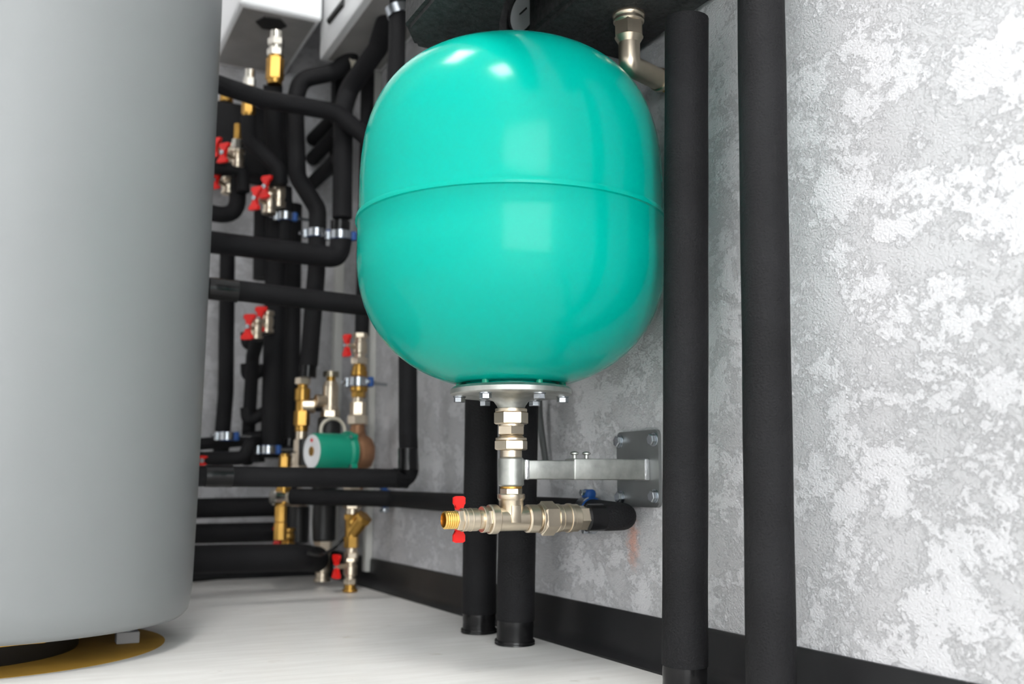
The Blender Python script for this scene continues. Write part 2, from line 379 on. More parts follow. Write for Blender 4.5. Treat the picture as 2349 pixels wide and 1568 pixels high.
for px in (1318, 1345):
    p = Y(px, 1045, VY); zt = ZA+.0126
    b = B(); cyl(b, (p.x, VY, zt-.001), 'z', .0026, .006); lathe(b, [(.003, .0045), (.0052, .0055), (.0052, .007), (.0035, .0085), (0, .009)], (p.x, VY, zt), 'z', 20)
    mk('screw', b, 'zinc', t)

ZT = .1778
t = thing('tee_fitting', 'nickel tee fitting below the wall bracket sleeve', 'pipe fitting', (VX, VY, ZT))
stack([(1115, 1120, 50, 'c')], 'brass', 'seal', t); stack([(1119, 1134, 51, 'h.2')], 'nickel', 'nipple', t)
def run(b, prts, axis='x', y=VY, z=ZT):                  # along x: (px0, px1, height px, kind)
    for (p0, p1, w, kind) in prts:
        x0, x1 = Y(p0, 1190, y).x, Y(p1, 1190, y).x; k = mpp((x0+x1)/2, y); o = (x0, y, z)
        if kind[0] == 'h': hexn(b, o, 'x', w*k, x1-x0, float(kind[1:] or .5))
        elif kind == 't':
            n = max(2, int((x1-x0)/.0019)); pr = []
            for i in range(n): pr += [(w*k/2, (x1-x0)*i/n), (w*k/2*.92, (x1-x0)*(i+.5)/n)]
            lathe(b, pr, o, 'x', 32)
        else: cyl(b, o, 'x', w*k/2, x1-x0, 36)
b = B()
run(b, [(1137, 1208, 54, 'c'), (1120, 1140, 67, 'c'), (1206, 1232, 64, 'c')])
k = mpp(VX, VY)
lathe(b, [(28*k, 0), (28*k, zz(1148)-ZT), (30*k, zz(1145)-ZT), (32*k, zz(1142)-ZT), (32*k, zz(1134)-ZT), (30*k, zz(1132)-ZT)], (VX, VY, ZT), 'z', 36)
box(b, (VX-.006, VY-28*k-.0006, ZT-.004), (VX+.006, VY-20*k, zz(1158)), .0008)
mk('body', b, 'nickel', t)
# drain valve on the left end
x0 = Y(1017, 1190, VY).x
t = thing('drain_valve', 'small nickel drain valve with open brass thread and red handle left of tee', 'valve', (x0, VY, ZT))
b = B(); run(b, [(1046, 1060, 50, 'h.1'), (1058, 1064, 53, 'c'), (1063, 1096, 52, 'c'), (1077, 1080, 53.5, 'c'), (1095, 1106, 44, 'c'), (1104, 1112, 60, 'c'), (1111, 1121, 57, 'h.3')]); mk('body', b, 'nickel', t)
b = B(); k = mpp(x0, VY); L_ = Y(1048, 1190, VY).x-x0
pr = [(17*k, 0), (19.5*k, .0006)]
for i in range(6): pr += [(21*k, L_*(i+.6)/6.4), (19.3*k, L_*(i+1.1)/6.4)]
pr += [(20*k, L_), (15*k, L_), (15*k, .004), (16*k, 0)]
lathe(b, pr, (x0, VY, ZT), 'x', 40, 0, False); cyl(b, (x0+L_*.8, VY, ZT), 'x', 15*k, .002)
mk('threaded_outlet', b, 'gold', t)
def butterfly(b, c, up, side, out, L, w, th):            # two rounded paddles on a hub
    c, up, side, out = V(c), V(up), V(side), V(out)
    poly = [(-w*.17, -L*.09), (-w*.22, -L*.25), (-w*.5, -L*.34), (-w*.5, -L*.47), (-w*.32, -L*.5), (w*.32, -L*.5), (w*.5, -L*.47), (w*.5, -L*.34), (w*.22, -L*.25), (w*.17, -L*.09),
            (w*.17, L*.09), (w*.22, L*.25), (w*.5, L*.34), (w*.5, L*.47), (w*.32, L*.5), (-w*.32, L*.5), (-w*.5, L*.47), (-w*.5, L*.34), (-w*.22, L*.25), (-w*.17, L*.09)]
    prism(b, poly, c, side, up, out, th, th*.18)
hx = Y(1052, 1190, VY+.03).x
b = B(); cyl(b, (hx, VY+.014, ZT), 'y', .005, .014); st = mk('stem', b, 'nickel', t)
b = B(); butterfly(b, (hx, VY+.026, ZT-.0005), 'z', 'x', 'y', .053, .0145, .006); mk('handle', b, 'red', t)
# shutoff valve right of the tee
x1 = Y(1232, 1190, VY).x
t = thing('shutoff_valve', 'nickel union valve with large hexagon nut right of tee', 'valve', (x1, VY, ZT))
b = B(); run(b, [(1231, 1252, 50, 'c')]); mk('tailpiece', b, 'nickel', t)
b = B(); run(b, [(1240, 1271, 78, 'h.45'), (1236, 1242, 66, 'c')]); mk('union_nut', b, 'nickel', t)
b = B(); run(b, [(1269, 1273, 60, 'c'), (1272, 1282, 65, 'c'), (1281, 1302, 61, 'c'), (1300, 1308, 66, 'c'), (1307, 1324, 62, 'c'), (1322, 1348, 57, 'h.2')]); mk('body', b, 'nickel', t)
# insulated stub and the pipe along the wall behind it
EX = .6825; EY0 = 1.9
t = thing('insulated_pipe', 'black insulated pipe running low along the plaster wall behind the two short risers', 'pipe', (EX, 1.5, .18))
ke = mpp(.66, VY)
b = B(); pts = [Vector((Y(1352, 1190, VY).x, VY, ZT)), Vector((EX-.004, VY, ZT)), Vector((EX, VY+.10, .182)), Vector((EX, EY0, .188)), Y(668, 1138, 2.03)]
tube(b, pts, .0163, 22, .026, .004); mk('insulation', b, 'foam', t)
b = B(); run(b, [(1342, 1384, 62, 'c')]); mk('tape', b, 'tape', t)

# ---------------------------------------------------------------- clamps, valves, pipes: builders
def clamp(c, axis, r, rod, rl, label, group='pipe clamps with blue lining', ear=None, w=.02):
    c = V(c); u, v, d = frame(axis); rod = V(rod).normalized()
    ear = V(ear) if ear is not None else rod.cross(d).normalized()
    t = thing('pipe_clamp', label, 'clamp', c, group)
    b = B(); lathe(b, [(r+.0005, -w/2), (r+.003, -w/2), (r+.003, w/2), (r+.0005, w/2), (r+.0005, -w/2)], c, axis, 36, 0, False); mk('band', b, 'bolt', t)
    b = B(); lathe(b, [(r-.001, -w*.53), (r+.0012, -w*.53), (r+.0012, w*.53), (r-.001, w*.53), (r-.001, -w*.53)], c, axis, 36, 0, False); mk('lining', b, 'blue', t)
    for s, mt in ((1, 'blue'), (-1, 'bolt')):
        q = c+ear*s*(r+.0055); b = B(); lathe(b, [(.003, -w*.6), (.0065, -w*.5), (.0065, w*.5), (.003, w*.6)], q, d, 14); lug = mk('lug', b, mt, t)
        q = q+ear*s*.002; b = B(); tube(b, [q-rod*.009, q+rod*.009], .0030, 10); hexn(b, q-rod*.008, rod, .009, -.004); mk('ear_bolt', b, 'bolt', lug)
    b = B(); tube(b, [c+rod*(r+.002), c+rod*rl], .0036, 10); cyl(b, c+rod*(r+.002), rod, .007, .010, 6); mk('rod', b, 'bolt', t)
    return t
def pipe(pts, r, label, mt='foam', rad=None, tapes=(), group=None, wob=.006, name='insulated_pipe', cat='pipe', seg=20):
    pts = [V(p) for p in pts]
    b = B(); tube(b, pts, r, seg, rad, wob)
    if not tapes:
        o = mk(name, b, mt); return tag(o, label, cat, group)
    t = thing(name, label, cat, pts[-1], group); mk('insulation', b, mt, t)
    for (p, q, rr) in tapes:
        p, q = V(p), V(q); b = B(); d = q-p; n = 5; pr = []
        for i in range(n+1): pr.append((rr*(1+.012*((i*7) % 3-1)), d.length*i/n))
        lathe(b, pr, p, d, 24); mk('tape', b, 'tape', t)
    return t
def valve(x, y, p0, p1, w, label, hside=None, hlen=.05, group=None, nut=True, mt='nickel', hrow=None):   # upright ball valve
    t = thing('ball_valve', label, 'valve', (x, y, Zp(p1, x, y)), group); h = p1-p0
    stack([(p0, p0+h*.16, w*.98, 'h.2'), (p0+h*.15, p0+h*.3, w*.8, 'c'), (p0+h*.28, p0+h*.66, w*.95, 'c'), (p0+h*.64, p0+h*.8, w*.74, 'c'), (p0+h*.78, p1, w*1.1 if nut else w*.9, 'h.5')], mt, 'body', t, (x, y))
    if hside is not None:
        zc = Zp(hrow or p0+h*.47, x, y); hd = V(hside).normalized(); k = mpp(x, y); c = Vector((x, y, zc)); sd = hd.cross(Vector((0, 0, 1)))
        b = B(); cyl(b, c, hd, .005, .030+w*k*.2, 14); mk('stem', b, mt, t)
        b = B(); butterfly(b, c+hd*(.024+w*k*.2), (0, 0, 1), sd, hd, hlen, .022, .008); mk('handle', b, 'red', t)
        b = B(); hexn(b, c+hd*(.031+w*k*.2), hd, .009, .004); mk('handle_nut', b, 'bolt', t)
    return t

# ---------------------------------------------------------------- tall pipes by the right wall
def wall_riser(px0, py0, px1, py1, x, r, label, taps=(), extra=()):
    p, q = X(px0, py0, x), X(px1, py1, x)
    return p, q
p = X(1575, 45, .64); q = X(1571, 1524, .64); d = (q-p).normalized(); top = p-d*(p.z-.80); bot = q+d*(q.z-.002)/-d.z
pipe([p, q], .0240, 'tall black insulated riser right beside the turquoise vessel with taped ends', 'foam', tapes=[(q-d*.004, bot, .0232), (p+d*.006, top, .0205)], wob=.007)
p = X(1745, -40, .64); q = X(1770, 1600, .64); d = (q-p).normalized(); top = p-d*.5; bot = q+d*(q.z-.002)/-d.z
pipe([top, p, bot], .0232, 'tall black insulated riser nearest the camera on the bare plaster wall', 'foam', wob=.008)
def short(pxb, pyb, pxt, pyt, px1, py1, x, r, ztop, label):
    q, p = X(px1, py1, x), X(pxt, pyt, x); d = (q-p).normalized(); bot = q+d*(q.z-.0015)/-d.z
    pipe([p-d*.12, p, q], r, label, 'foam', tapes=[(q-d*.003, bot-d*.004, r*.95), (bot-d*.005, bot, r*1.04)], wob=.006)
short(0, 0, 1193, 900, 1182, 1420, .63, .0266, .5, 'short black insulated riser nearer the camera behind the nickel tee')
short(0, 0, 1105, 900, 1099, 1405, .63, .0256, .5, 'short black insulated riser farther back behind the drain valve')
# ribbed conduit behind
b = B(); pts = [X(1234, 860, .685), X(1238, 960, .69), X(1252, 1062, .695)]
pp = resample([V(a) for a in pts], .0022); rings = []
for a, c in zip(pp, pp[1:]): lathe(b, [(.0042, 0), (.0055, (c-a).length*.5), (.0042, (c-a).length)], a, c-a, 12)
tag(mk('corrugated_conduit', b, 'plate'), 'thin ribbed grey conduit against wall behind the vessel bracket', 'conduit')
c = Vector((Y(1349, 1190, VY).x, VY, ZT))
q = X(1352, 1140, EX); clamp((EX, q.y, .1818), 'y', .0172, (1, 0, 0), .021, 'steel clamp with blue lug behind black stub right of nickel valve', ear=(-.05, 0, 1), w=.016)

# ---------------------------------------------------------------- insulated pump station at the top
ZB = .781
t = thing('pump_station', 'black moulded foam pump station shell above the turquoise vessel', 'pump station', (.6, 1.0, ZB))
b = B(); prism(b, [(.402, .70), (.402, 1.112), (.432, 1.160), (WALLX-.001, 1.185), (WALLX-.001, 1.145), (.548, 1.145), (.518, 1.10), (.500, 1.045), (.478, 1.00), (.462, .70)], (0, 0, ZB), 'x', 'y', 'z', .34, .006); mk('front_shell', b, 'epp', t)
b = B(); prism(b, [(.551, .70), (.551, 1.062), (.556, 1.070), (WALLX-.001, 1.080), (WALLX-.001, .835), (.60, .80), (.60, .70)], (0, 0, ZB), 'x', 'y', 'z', .34, .007); mk('rear_shell', b, 'epp', t)
gc = Y(1222, -4, 1.052); gc = Vector((.584, 1.112, .836))
t = thing('pressure_gauge', 'round white dial gauge tucked in the black foam station', 'gauge', gc)
b = B(); lathe(b, [(0, .0), (.030, .0), (.030, -.020), (.0275, -.0215), (.0275, -.018), (0, -.018)], gc, (1, .25, 0), 40); mk('case', b, 'black', t)
b = B(); lathe(b, [(0, -.0190), (.0272, -.0190), (.0272, -.0182), (0, -.0182)], gc, (1, .25, 0), 40); mk('dial', b, 'face', t)
b = B(); box(b, gc+Vector((-.0206, -.016, -.0012)), gc+Vector((-.0196, .010, .0012)), 0); mk('needle', b, 'black', t)
# elbow under the station
ex, ey = .632, .958
t = thing('elbow_fitting', 'nickel elbow fitting hanging below the black foam station', 'pipe fitting', (ex, ey, ZB))
k = mpp(ex, ey); zc = Zp(150, ex, ey)
b = B(); lathe(b, [(39*k, 0), (40*k, -.002), (39*k, -.004), (36*k, -.006), (36*k, -.0075), (38*k, -.008), (38*k, -.010), (35*k, -.012)], (ex, ey, ZB), 'z', 36)
hexn(b, (ex, ey, ZB-.010), 'z', 74*k, -.020, .4); lathe(b, [(35*k, 0), (28*k, -.006), (26*k, -.008)], (ex, ey, ZB-.030), 'z', 36); mk('collar_nut', b, 'nickel', t)
b = B(); end = X(1518, 172, .690); end = Vector((.690, ey+.020, zc))
tube(b, [(ex, ey, ZB-.032), (ex, ey, zc), end], 26.5*k, 28, .006); dd = (end-Vector((ex, ey, zc))).normalized()
cyl(b, end-dd*.004, dd, 30*k, .007, 32); mk('body', b, 'nickel', t)
b = B(); cyl(b, end+dd*.002, dd, 24*k, .014, 28); mk('threaded_end', b, 'brass', t)

# ---------------------------------------------------------------- background pipework between the tank and the vessel
def rr(px, x, y): return px*mpp(x, y)/2                  # radius of something px wide there
def P(px, py, y): return Y(px, py, y)
# horizontal insulated pipes from the tank to the right wall
p = P(780, 590, 2.03)
ra = rr(50, .55, 2.03)
pipe([P(300, 532, 2.0), P(775, 591, 2.0), P(784, 545, 2.0)], .0225, 'black insulated pipe crossing from grey tank and ending in an upturned taped elbow', 'foam', rad=.03,
     tapes=[(P(779, 572, 2.0), P(781, 508, 2.0), .0205)])
e0 = P(560, 668, 1.78); pipe([Vector((.150, 1.78, e0.z)), P(560, 668, 1.78), P(845, 702, 1.78), P(912, 710, 1.78), X(912, 420, .645)], .0188, 'black insulated pipe crossing from grey tank to behind the vessel with a taped collar', 'foam', tapes=[(P(478, 661, 1.78), P(545, 668, 1.78), .0200)])
pipe([P(300, 128, 1.95), P(600, 226, 1.95), P(770, 257, 1.95), P(850, 322, 1.95), P(852, 420, 1.95)], .0185, 'topmost black insulated pipe sloping from grey tank towards the vessel', 'foam', rad=.05)
xe, ye = .64, 1.70
dl = P(470, 1091, 1.70); dr = X(932, 1096, .64); yd = dr.y
pipe([P(400, 1091, yd), P(940, 1097, yd), X(936, 1000, .64), X(935, 700, .645)], .0172, 'black insulated pipe in front of the green pump turning up with taped elbow', 'foam', rad=.02,
     tapes=[(P(470, 1091, yd), P(532, 1091.6, yd), .0185), (P(903, 1096, yd), P(934, 1097, yd), .0182), (X(936, 1078, .64), X(936, 1028, .64), .0182)])
for (py0, py1, y, w, label) in [(1168, 1160, 2.28, 46, 'upper of three fat black pipes running low behind the grey tank'), (1226, 1218, 2.28, 46, 'middle of three fat black pipes running low behind the grey tank')]:
    pipe([P(330, py0, y), P(690, py1, y)], rr(w, .3, y), label, 'foam', group='low pipes behind the tank')
pipe([P(330, 1284, 2.05), P(690, 1278, 2.05), P(726, 1282, 2.16)], rr(64, .35, 2.05), 'lowest and fattest black pipe just above floor behind the grey tank', 'foam', rad=.04, group='low pipes behind the tank')
# risers
pipe([P(860, -22, 1.93), P(849, 25, 1.96), P(797, 138, 2.06), P(772, 164, 2.08), P(690, 182, 2.1), P(676, 235, 2.1), P(682, 405, 2.1), P(729, 480, 2.1), P(726, 620, 2.1), P(708, 838, 2.1)], .0195,
     'black insulated riser with a sideways jog left of the vessel', 'foam', rad=.04, tapes=[(P(709, 828, 2.1), P(706, 866, 2.1), .0175)])
pipe([P(902, -50, 1.80), P(888, 45, 1.84), P(866, 112, 1.9), P(800, 205, 2.0), P(787, 250, 2.0), P(785, 500, 2.0)], .0210, 'black insulated riser bending at its top and dropping to a taped clamped elbow', 'foam', rad=.05)
pipe([P(634, 480, 2.22), P(631, 700, 2.22), P(622, 1050, 2.22)], rr(50, .45, 2.22), 'wide black insulated riser between two red valve groups', 'foam')
pipe([P(604, 486, 2.26), P(602, 640, 2.26)], rr(44, .45, 2.26), 'short black insulated pipe under the upper pair of red handles', 'foamdark')
pipe([P(522, 560, 2.3), P(518, 900, 2.3), P(506, 1045, 2.3)], rr(36, .35, 2.3), 'narrow black insulated riser nearest the grey tank', 'foam')
pipe([P(592, 772, 2.14), P(580, 815, 2.2), P(566, 1060, 2.33)], rr(30, .4, 2.33), 'thin black insulated riser beside the low red handles', 'foamdark')
pipe([P(672, 470, 2.33), P(664, 1012, 2.33), P(660, 1300, 2.33)], rr(44, .5, 2.33), 'dark riser between the wide black risers at the back', 'foamdark', tapes=[(P(664, 1006, 2.33), P(663.6, 1022, 2.33), rr(47, .5, 2.33))])
pipe([P(846, 60, 2.05), P(838, 450, 2.05), P(830, 768, 2.03)], rr(33, .63, 2.03), 'black insulated riser dropping to nickel valve above the green pump', 'foam')
pipe([P(914, -20, 1.70), P(909, 150, 1.70), P(903, 300, 1.70)], .0165, 'black insulated riser partly hidden by the vessel dome', 'foam')
for i, (pa, pb, lab) in enumerate([((700, 338), (770, 268), 'highest of three slanting pipes'), ((700, 382), (772, 306), 'middle of three slanting pipes'), ((712, 424), (775, 366), 'lowest of three slanting pipes')]):
    a = X(*pa, .63); q = X(*pb, .63)
    z = (a.z+q.z)/2
    pipe([a, q], rr(34, .63, (a.y+q.y)/2), lab+' along the right wall behind the risers', 'foam', group='slanting pipes on the wall', wob=0)
# pipes coming off the manifold at upper left
pipe([P(569, 268, 2.12), P(571, 322, 2.12), P(640, 388, 2.12), P(641, 425, 2.12)], rr(36, .4, 2.12), 'black pipe under brass fitting bending down to red valves', 'foam', rad=.03)
pipe([P(626, 196, 2.1), P(628, 300, 2.14), P(640, 420, 2.2)], rr(46, .45, 2.12), 'black pipe hanging under the brass fitting of white boiler', 'foamdark')
pipe([P(430, 380, 2.18), P(556, 390, 2.18), P(558, 440, 2.18)], rr(32, .35, 2.18), 'short black elbow pipe below the left red handles', 'foam', rad=.012)
pipe([P(546, 402, 2.22), P(545, 500, 2.22), P(430, 478, 2.22)], rr(40, .35, 2.22), 'black pipe curving back to grey tank under left red handles', 'foamdark', rad=.05)
pipe([P(600, 1000, 2.28), P(574, 1003, 2.28), P(560, 1010, 2.28), P(430, 1020, 2.28)], rr(28, .35, 2.28), 'thin black pipe above the tank outlet pipe', 'foamdark')
pipe([P(430, 1052, 2.2), P(560, 1050, 2.2), P(572, 1020, 2.2), P(590, 1010, 2.25), P(592, 1060, 2.25)], rr(32, .35, 2.2), 'curved black pipe just over the taped tank outlet pipe', 'foam', rad=.03)
for i, (cy, lab) in enumerate([(790, 'upper black hose bend below low red handles'), (862, 'middle black hose bend below low red handles'), (962, 'lower black hose bend beside the wide riser')]):
    pipe([P(566, cy-28, 2.26), P(568, cy+4, 2.26), P(606, cy-16, 2.26)], rr(30, .4, 2.26), lab, 'foamdark', rad=.03, group='black hose bends', wob=0)

# brass and nickel fittings
def column(name, label, cat, x, y, parts, group=None):  # parts: (part name, material, [(top row, bottom row, width, kind)...])
    lo = max(q[1] for pt in parts for q in pt[2])
    t = thing(name, label, cat, (x, y, Zp(lo, x, y)), group)
    for nm, mt, st in parts: stack(st, mt, nm, t, (x, y))
    return t
c = P(631, 130, 2.08)
column('boiler_connection', 'brass and nickel connection under the white boiler', 'pipe fitting', c.x+.001, 2.08,
       [('nut', 'chrome', [(72, 92, 30, 'c'), (90, 106, 40, 'h'), (106, 116, 32, 'c'), (114, 130, 42, 'h.4')]), ('body', 'brass', [(128, 136, 34, 'c'), (134, 184, 43, 'h.3'), (182, 194, 36, 'c')])])
c = P(572, 200, 2.12)
column('pipe_fitting', 'brass fitting with nickel top behind the topmost black pipe', 'pipe fitting', c.x, 2.12,
       [('nut', 'chrome', [(160, 182, 24, 'c'), (180, 200, 30, 'h')]), ('body', 'brass', [(198, 232, 28, 'c'), (230, 262, 33, 'h.3'), (260, 270, 28, 'c')])])
c = P(545, 320, 2.2)
column('pipe_fitting', 'brass fitting beside the left red handles by the tank', 'pipe fitting', c.x, 2.2,
       [('stem', 'brass', [(285, 322, 20, 'c')]), ('nut', 'chrome', [(320, 345, 26, 'h'), (344, 352, 20, 'c'), (350, 378, 25, 'h.3')])])
def wing(x, y, py, h, label, side=(-.5, -.86, 0), group='red butterfly handles'):   # valve of which mostly the red handle shows
    return None
def handle_valve(px, py, y, hpx, bx, label, group, body_h=1.1, mt='nickel'):
    c = P(px, py, y); xb = P(bx, py, y+.028).x; k = mpp(c.x, y)
    t = thing('ball_valve', label, 'valve', (xb, y+.028, c.z-hpx*k*.6), group)
    b = B(); h = hpx*k*body_h; yb = y+.028
    lathe(b, [(.011, -h/2), (.016, -h/2+.002), (.016, -h*.3), (.0125, -h*.28), (.015, -h*.1), (.015, h*.1), (.0125, h*.28), (.016, h*.3), (.016, h/2-.002), (.011, h/2)], (xb, yb, c.z), 'z', 20)
    mk('body', b, mt, t)
    d = Vector((c.x, y, c.z))-Vector((xb, yb, c.z)); L = d.length; d.normalize()
    b = B(); cyl(b, (xb, yb, c.z), d, .0048, L, 12); mk('stem', b, mt, t)
    b = B(); butterfly(b, Vector((c.x, y, c.z)), Vector((.1, 0, 1)).normalized(), d.cross(Vector((0, 0, 1))), d, hpx*k*1.1, .027, .008); mk('handle', b, 'red', t)
    b = B(); hexn(b, Vector((c.x, y, c.z))+d*.008, d, .011, .004); mk('handle_nut', b, 'bolt', t)
handle_valve(516, 352, 2.15, 46, 545, 'left one of the red handled valves high beside the grey tank', 'red handled valves')
handle_valve(497, 340, 2.2, 46, 530, 'red handled valve half hidden by the tank edge at upper left', 'red handled valves')
handle_valve(497, 415, 2.2, 40, 524, 'red handled valve just under short black elbow at the tank', 'red handled valves')
handle_valve(612, 430, 2.12, 52, 640, 'higher of the two red handled valves in middle of pipework', 'red handled valves', 1.5)
handle_valve(589, 456, 2.1, 54, 618, 'lower of the two red handled valves in middle of pipework', 'red handled valves', 1.0)
handle_valve(598, 733, 2.15, 56, 612, 'higher of two red handled valves under the collared pipe', 'red handled valves', 1.0)
handle_valve(572, 750, 2.12, 56, 588, 'lower of two red handled valves under the collared pipe', 'red handled valves', .9)
handle_valve(458, 1056, 2.165, 20, 445, 'small red handled valve peeking past the tank edge', 'red handled valves', 1.0)
handle_valve(640, 1232, 2.16, 46, 660, 'red handled valve under the brass regulator near the floor', 'red handled valves', .9, 'brass')
handle_valve(697, 1056, 2.14, 24, 682, 'small red handled valve left of green pump', 'red handled valves', 1.6)

# circulation pump run
px_, py_ = .632, 2.0
xc = Y(823, 900, py_).x
valve(xc, py_, 764, 836, 36, 'nickel valve with red handle above the green pump', (-.92, -.38, 0), .047, 'red handled valves', hrow=796)
column('check_valve', 'brass check valve clamped to the wall above the green pump', 'valve', xc, py_,
       [('body', 'brass', [(834, 842, 26, 'c'), (840, 852, 34, 'c'), (850, 862, 38, 'c'), (862, 888, 44, 'c'), (886, 898, 40, 'c'), (896, 912, 33, 'h.4')])])
xb2 = Y(821, 950, py_).x
column('union_coupling', 'nickel union right above the bronze pump housing', 'pipe fitting', xb2, py_,
       [('tailpiece', 'nickel', [(910, 924, 26, 'c'), (922, 952, 37, 'h.2'), (940, 955, 33, 'c')]), ('nut', 'nickel', [(952, 974, 47, 'h.45')])])
zc = Zp(1037, xb2, py_)
t = thing('circulation_pump', 'small green circulation pump with bronze housing and round grey face', 'pump', (xb2, py_, Zp(1100, xb2, py_)))
k = mpp(xb2, py_); ax_ = Vector((-.97, -.24, 0)).normalized(); pc = Vector((xb2, py_, zc))
b = B(); lathe(b, [(.014, Zp(974, xb2, py_)-zc), (.0155, .045), (.018, .036), (.030, .028), (.0365, .012), (.0375, 0), (.0365, -.012), (.030, -.028), (.018, -.036), (.015, -.05), (.014, Zp(1122, xb2, py_)-zc)], pc, 'z', 36)
cyl(b, pc+ax_*.012, ax_, .040, .014, 40); mk('housing', b, 'bronze', t)
b = B(); lathe(b, [(.043, .0), (.043, .008), (.0385, .012), (.0375, .016), (.037, .080), (.0355, .0835), (.030, .0845)], pc+ax_*.020, ax_, 44)
u, v, d = frame(ax_)
for k2 in range(4):
    a = PI/4+k2*PI/2; q = pc+ax_*.020+(u*math.cos(a)+v*math.sin(a))*.042; cyl(b, q, ax_, .0075, .012, 16)
mk('motor', b, 'pump', t)
for k2 in range(4):
    a = PI/4+k2*PI/2; q = pc+ax_*.032+(u*math.cos(a)+v*math.sin(a))*.042; b = B(); cyl(b, q, ax_, .0042, .004, 12); mk('screw', b, 'bolt', t)
b = B(); lathe(b, [(.0335, 0), (.0335, .0012), (.011, .0016), (.010, .0012), (0, .0012)], pc+ax_*.1045, ax_, 40); fc = mk('nameplate', b, 'white', t)
b = B(); cyl(b, pc+ax_*.1056, ax_, .0095, .0015, 24); mk('vent_screw', b, 'brass', fc)
b = B(); q = pc+ax_*.1060+v*.022; box(b, q-Vector((.0012, .006, .003)), q+Vector((.0004, .006, .003)), 0); mk('printed_mark', b, 'red', fc)
b = B(); q = pc+ax_*.080+Vector((-.006, .055, 0)); box(b, q-Vector((.028, .022, .028)), q+Vector((.028, .010, .028)), .004); mk('terminal_box', b, 'black', t)
clamp((xc, py_, Zp(876, xc, py_)), 'z', rr(45, xc, py_), (.75, .3, 0), .075, 'steel clamp with blue lining around brass check valve', ear=(.8, -.6, 0), w=.018)
xs = Y(808, 1160, py_).x
column('union_coupling', 'nickel union just below the black pipe under the pump', 'pipe fitting', xs, py_,
       [('nut', 'nickel', [(1112, 1128, 44, 'h.5')]), ('tailpiece', 'nickel', [(1127, 1150, 32, 'c'), (1148, 1166, 42, 'h.2'), (1164, 1180, 30, 'c')])])
column('strainer', 'brass strainer with angled side cap near the floor', 'strainer', xs, py_,
       [('body', 'brass', [(1178, 1192, 36, 'h'), (1190, 1232, 31, 'c'), (1230, 1256, 34, 'h.4')])])
st_ = [o for o in COL.objects if o.name.startswith('strainer')][-1]
b = B(); q = Vector((xs, py_, Zp(1222, xs, py_))); d = Vector((.42, -.5, .72)).normalized(); cyl(b, q, d, .0150, .040, 24); mk('side_branch', b, 'brass', st_)
b = B(); hexn(b, q+d*.036, d, .037, .011, .4); mk('cap', b, 'brass', st_)
column('pipe_fitting', 'nickel nipple and brass stub between strainer and low red valve', 'pipe fitting', xs, py_,
       [('nipple', 'nickel', [(1254, 1268, 26, 'c'), (1266, 1280, 34, 'h.4')])])
valve(Y(804, 1300, py_).x, py_, 1278, 1340, 33, 'nickel valve with red handle just above the floor', (-.95, -.3, 0), .048, 'red handled valves', False, hrow=1297)
xf = Y(803, 1340, py_).x
column('floor_pipe', 'short brass pipe entering the floor under low red valve', 'pipe', xf, py_, [('pipe', 'brass', [(1338, 1352, 26, 'c')]), ('collar', 'brass', [(1350, 1356.5, 34, 'c')])])
# safety valve, filter and hose left of the pump run
yv = 2.1; xv = Y(758, 910, yv).x
column('safety_valve', 'nickel safety valve with round chrome knob above green pump', 'valve', xv, yv,
       [('body', 'nickel', [(874, 884, 30, 'c'), (882, 936, 36, 'c'), (934, 942, 40, 'c'), (941, 957, 44, 'h.2')]), ('neck', 'brass', [(862, 875, 20, 'c')]), ('knob', 'chrome', [(851, 865, 38, 't')])])
sv = [o for o in COL.objects if o.name.startswith('safety_valve')][-1]
q = Vector((xv, yv, Zp(920, xv, yv))); b = B(); cyl(b, q, (-1, -.1, 0), rr(30, xv, yv), .034, 24); mk('side_port', b, 'nickel', sv)
column('filter_housing', 'black cylinder below the safety valve behind green pump', 'filter', xv, yv+.005, [('body', 'black', [(958, 1120, 52, 'c')])])
b = B(); q = Vector((Y(756, 985, yv-.02).x, yv-.045, Zp(990, xv, yv)))
pts = [q+Vector((math.cos(a)*.026, 0, math.sin(a)*.026)) for a in [PI*1.08-PI*1.2*i/24 for i in range(25)]]
tube(b, pts, .0036, 10, .001); tag(mk('hose_loop', b, 'cream'), 'cream plastic loop arching above the green pump', 'hose')
xr = Y(693, 940, 2.12).x
column('pressure_regulator', 'brass regulator under the taped riser left of safety valve', 'valve', xr, 2.12,
       [('top_nut', 'nickel', [(866, 882, 36, 'h')]), ('body', 'brass', [(880, 892, 24, 'c'), (890, 920, 36, 'c'), (916, 945, 30, 'c'), (942, 976, 36, 'h.3'), (974, 990, 30, 'c')]), ('union', 'nickel', [(988, 1010, 27, 'c'), (1008, 1036, 34, 'h'), (1034, 1042, 26, 'c'), (1040, 1076, 30, 'h.5')])])
pr_ = [o for o in COL.objects if o.name.startswith('pressure_regulator')][-1]
q = Vector((xr, 2.12, Zp(930, xr, 2.12)))
b = B(); cyl(b, q, (.95, -.3, 0), .0165, .028, 24); mk('side_ring', b, 'nickel', pr_)
b = B(); cyl(b, q+Vector((.95, -.3, 0)).normalized()*.02, (.95, -.3, 0), .0125, .034, 20); mk('side_hose', b, 'black', pr_)
xw = Y(650, 1150, 2.08).x
column('mixing_valve', 'tall brass valve with nickel ring in front of low black pipes', 'valve', xw, 2.08,
       [('upper_body', 'brass', [(1040, 1048, 22, 'c'), (1046, 1072, 27, 'h.2'), (1070, 1112, 30, 'c'), (1110, 1156, 34, 'c')])])
mv = [o for o in COL.objects if o.name.startswith('mixing_valve')][-1]
q = Vector((xw, 2.08, Zp(1140, xw, 2.08)))
b = B(); cyl(b, q, (-1, -.25, 0), .0165, .026, 26); mk('left_ring', b, 'chrome', mv)
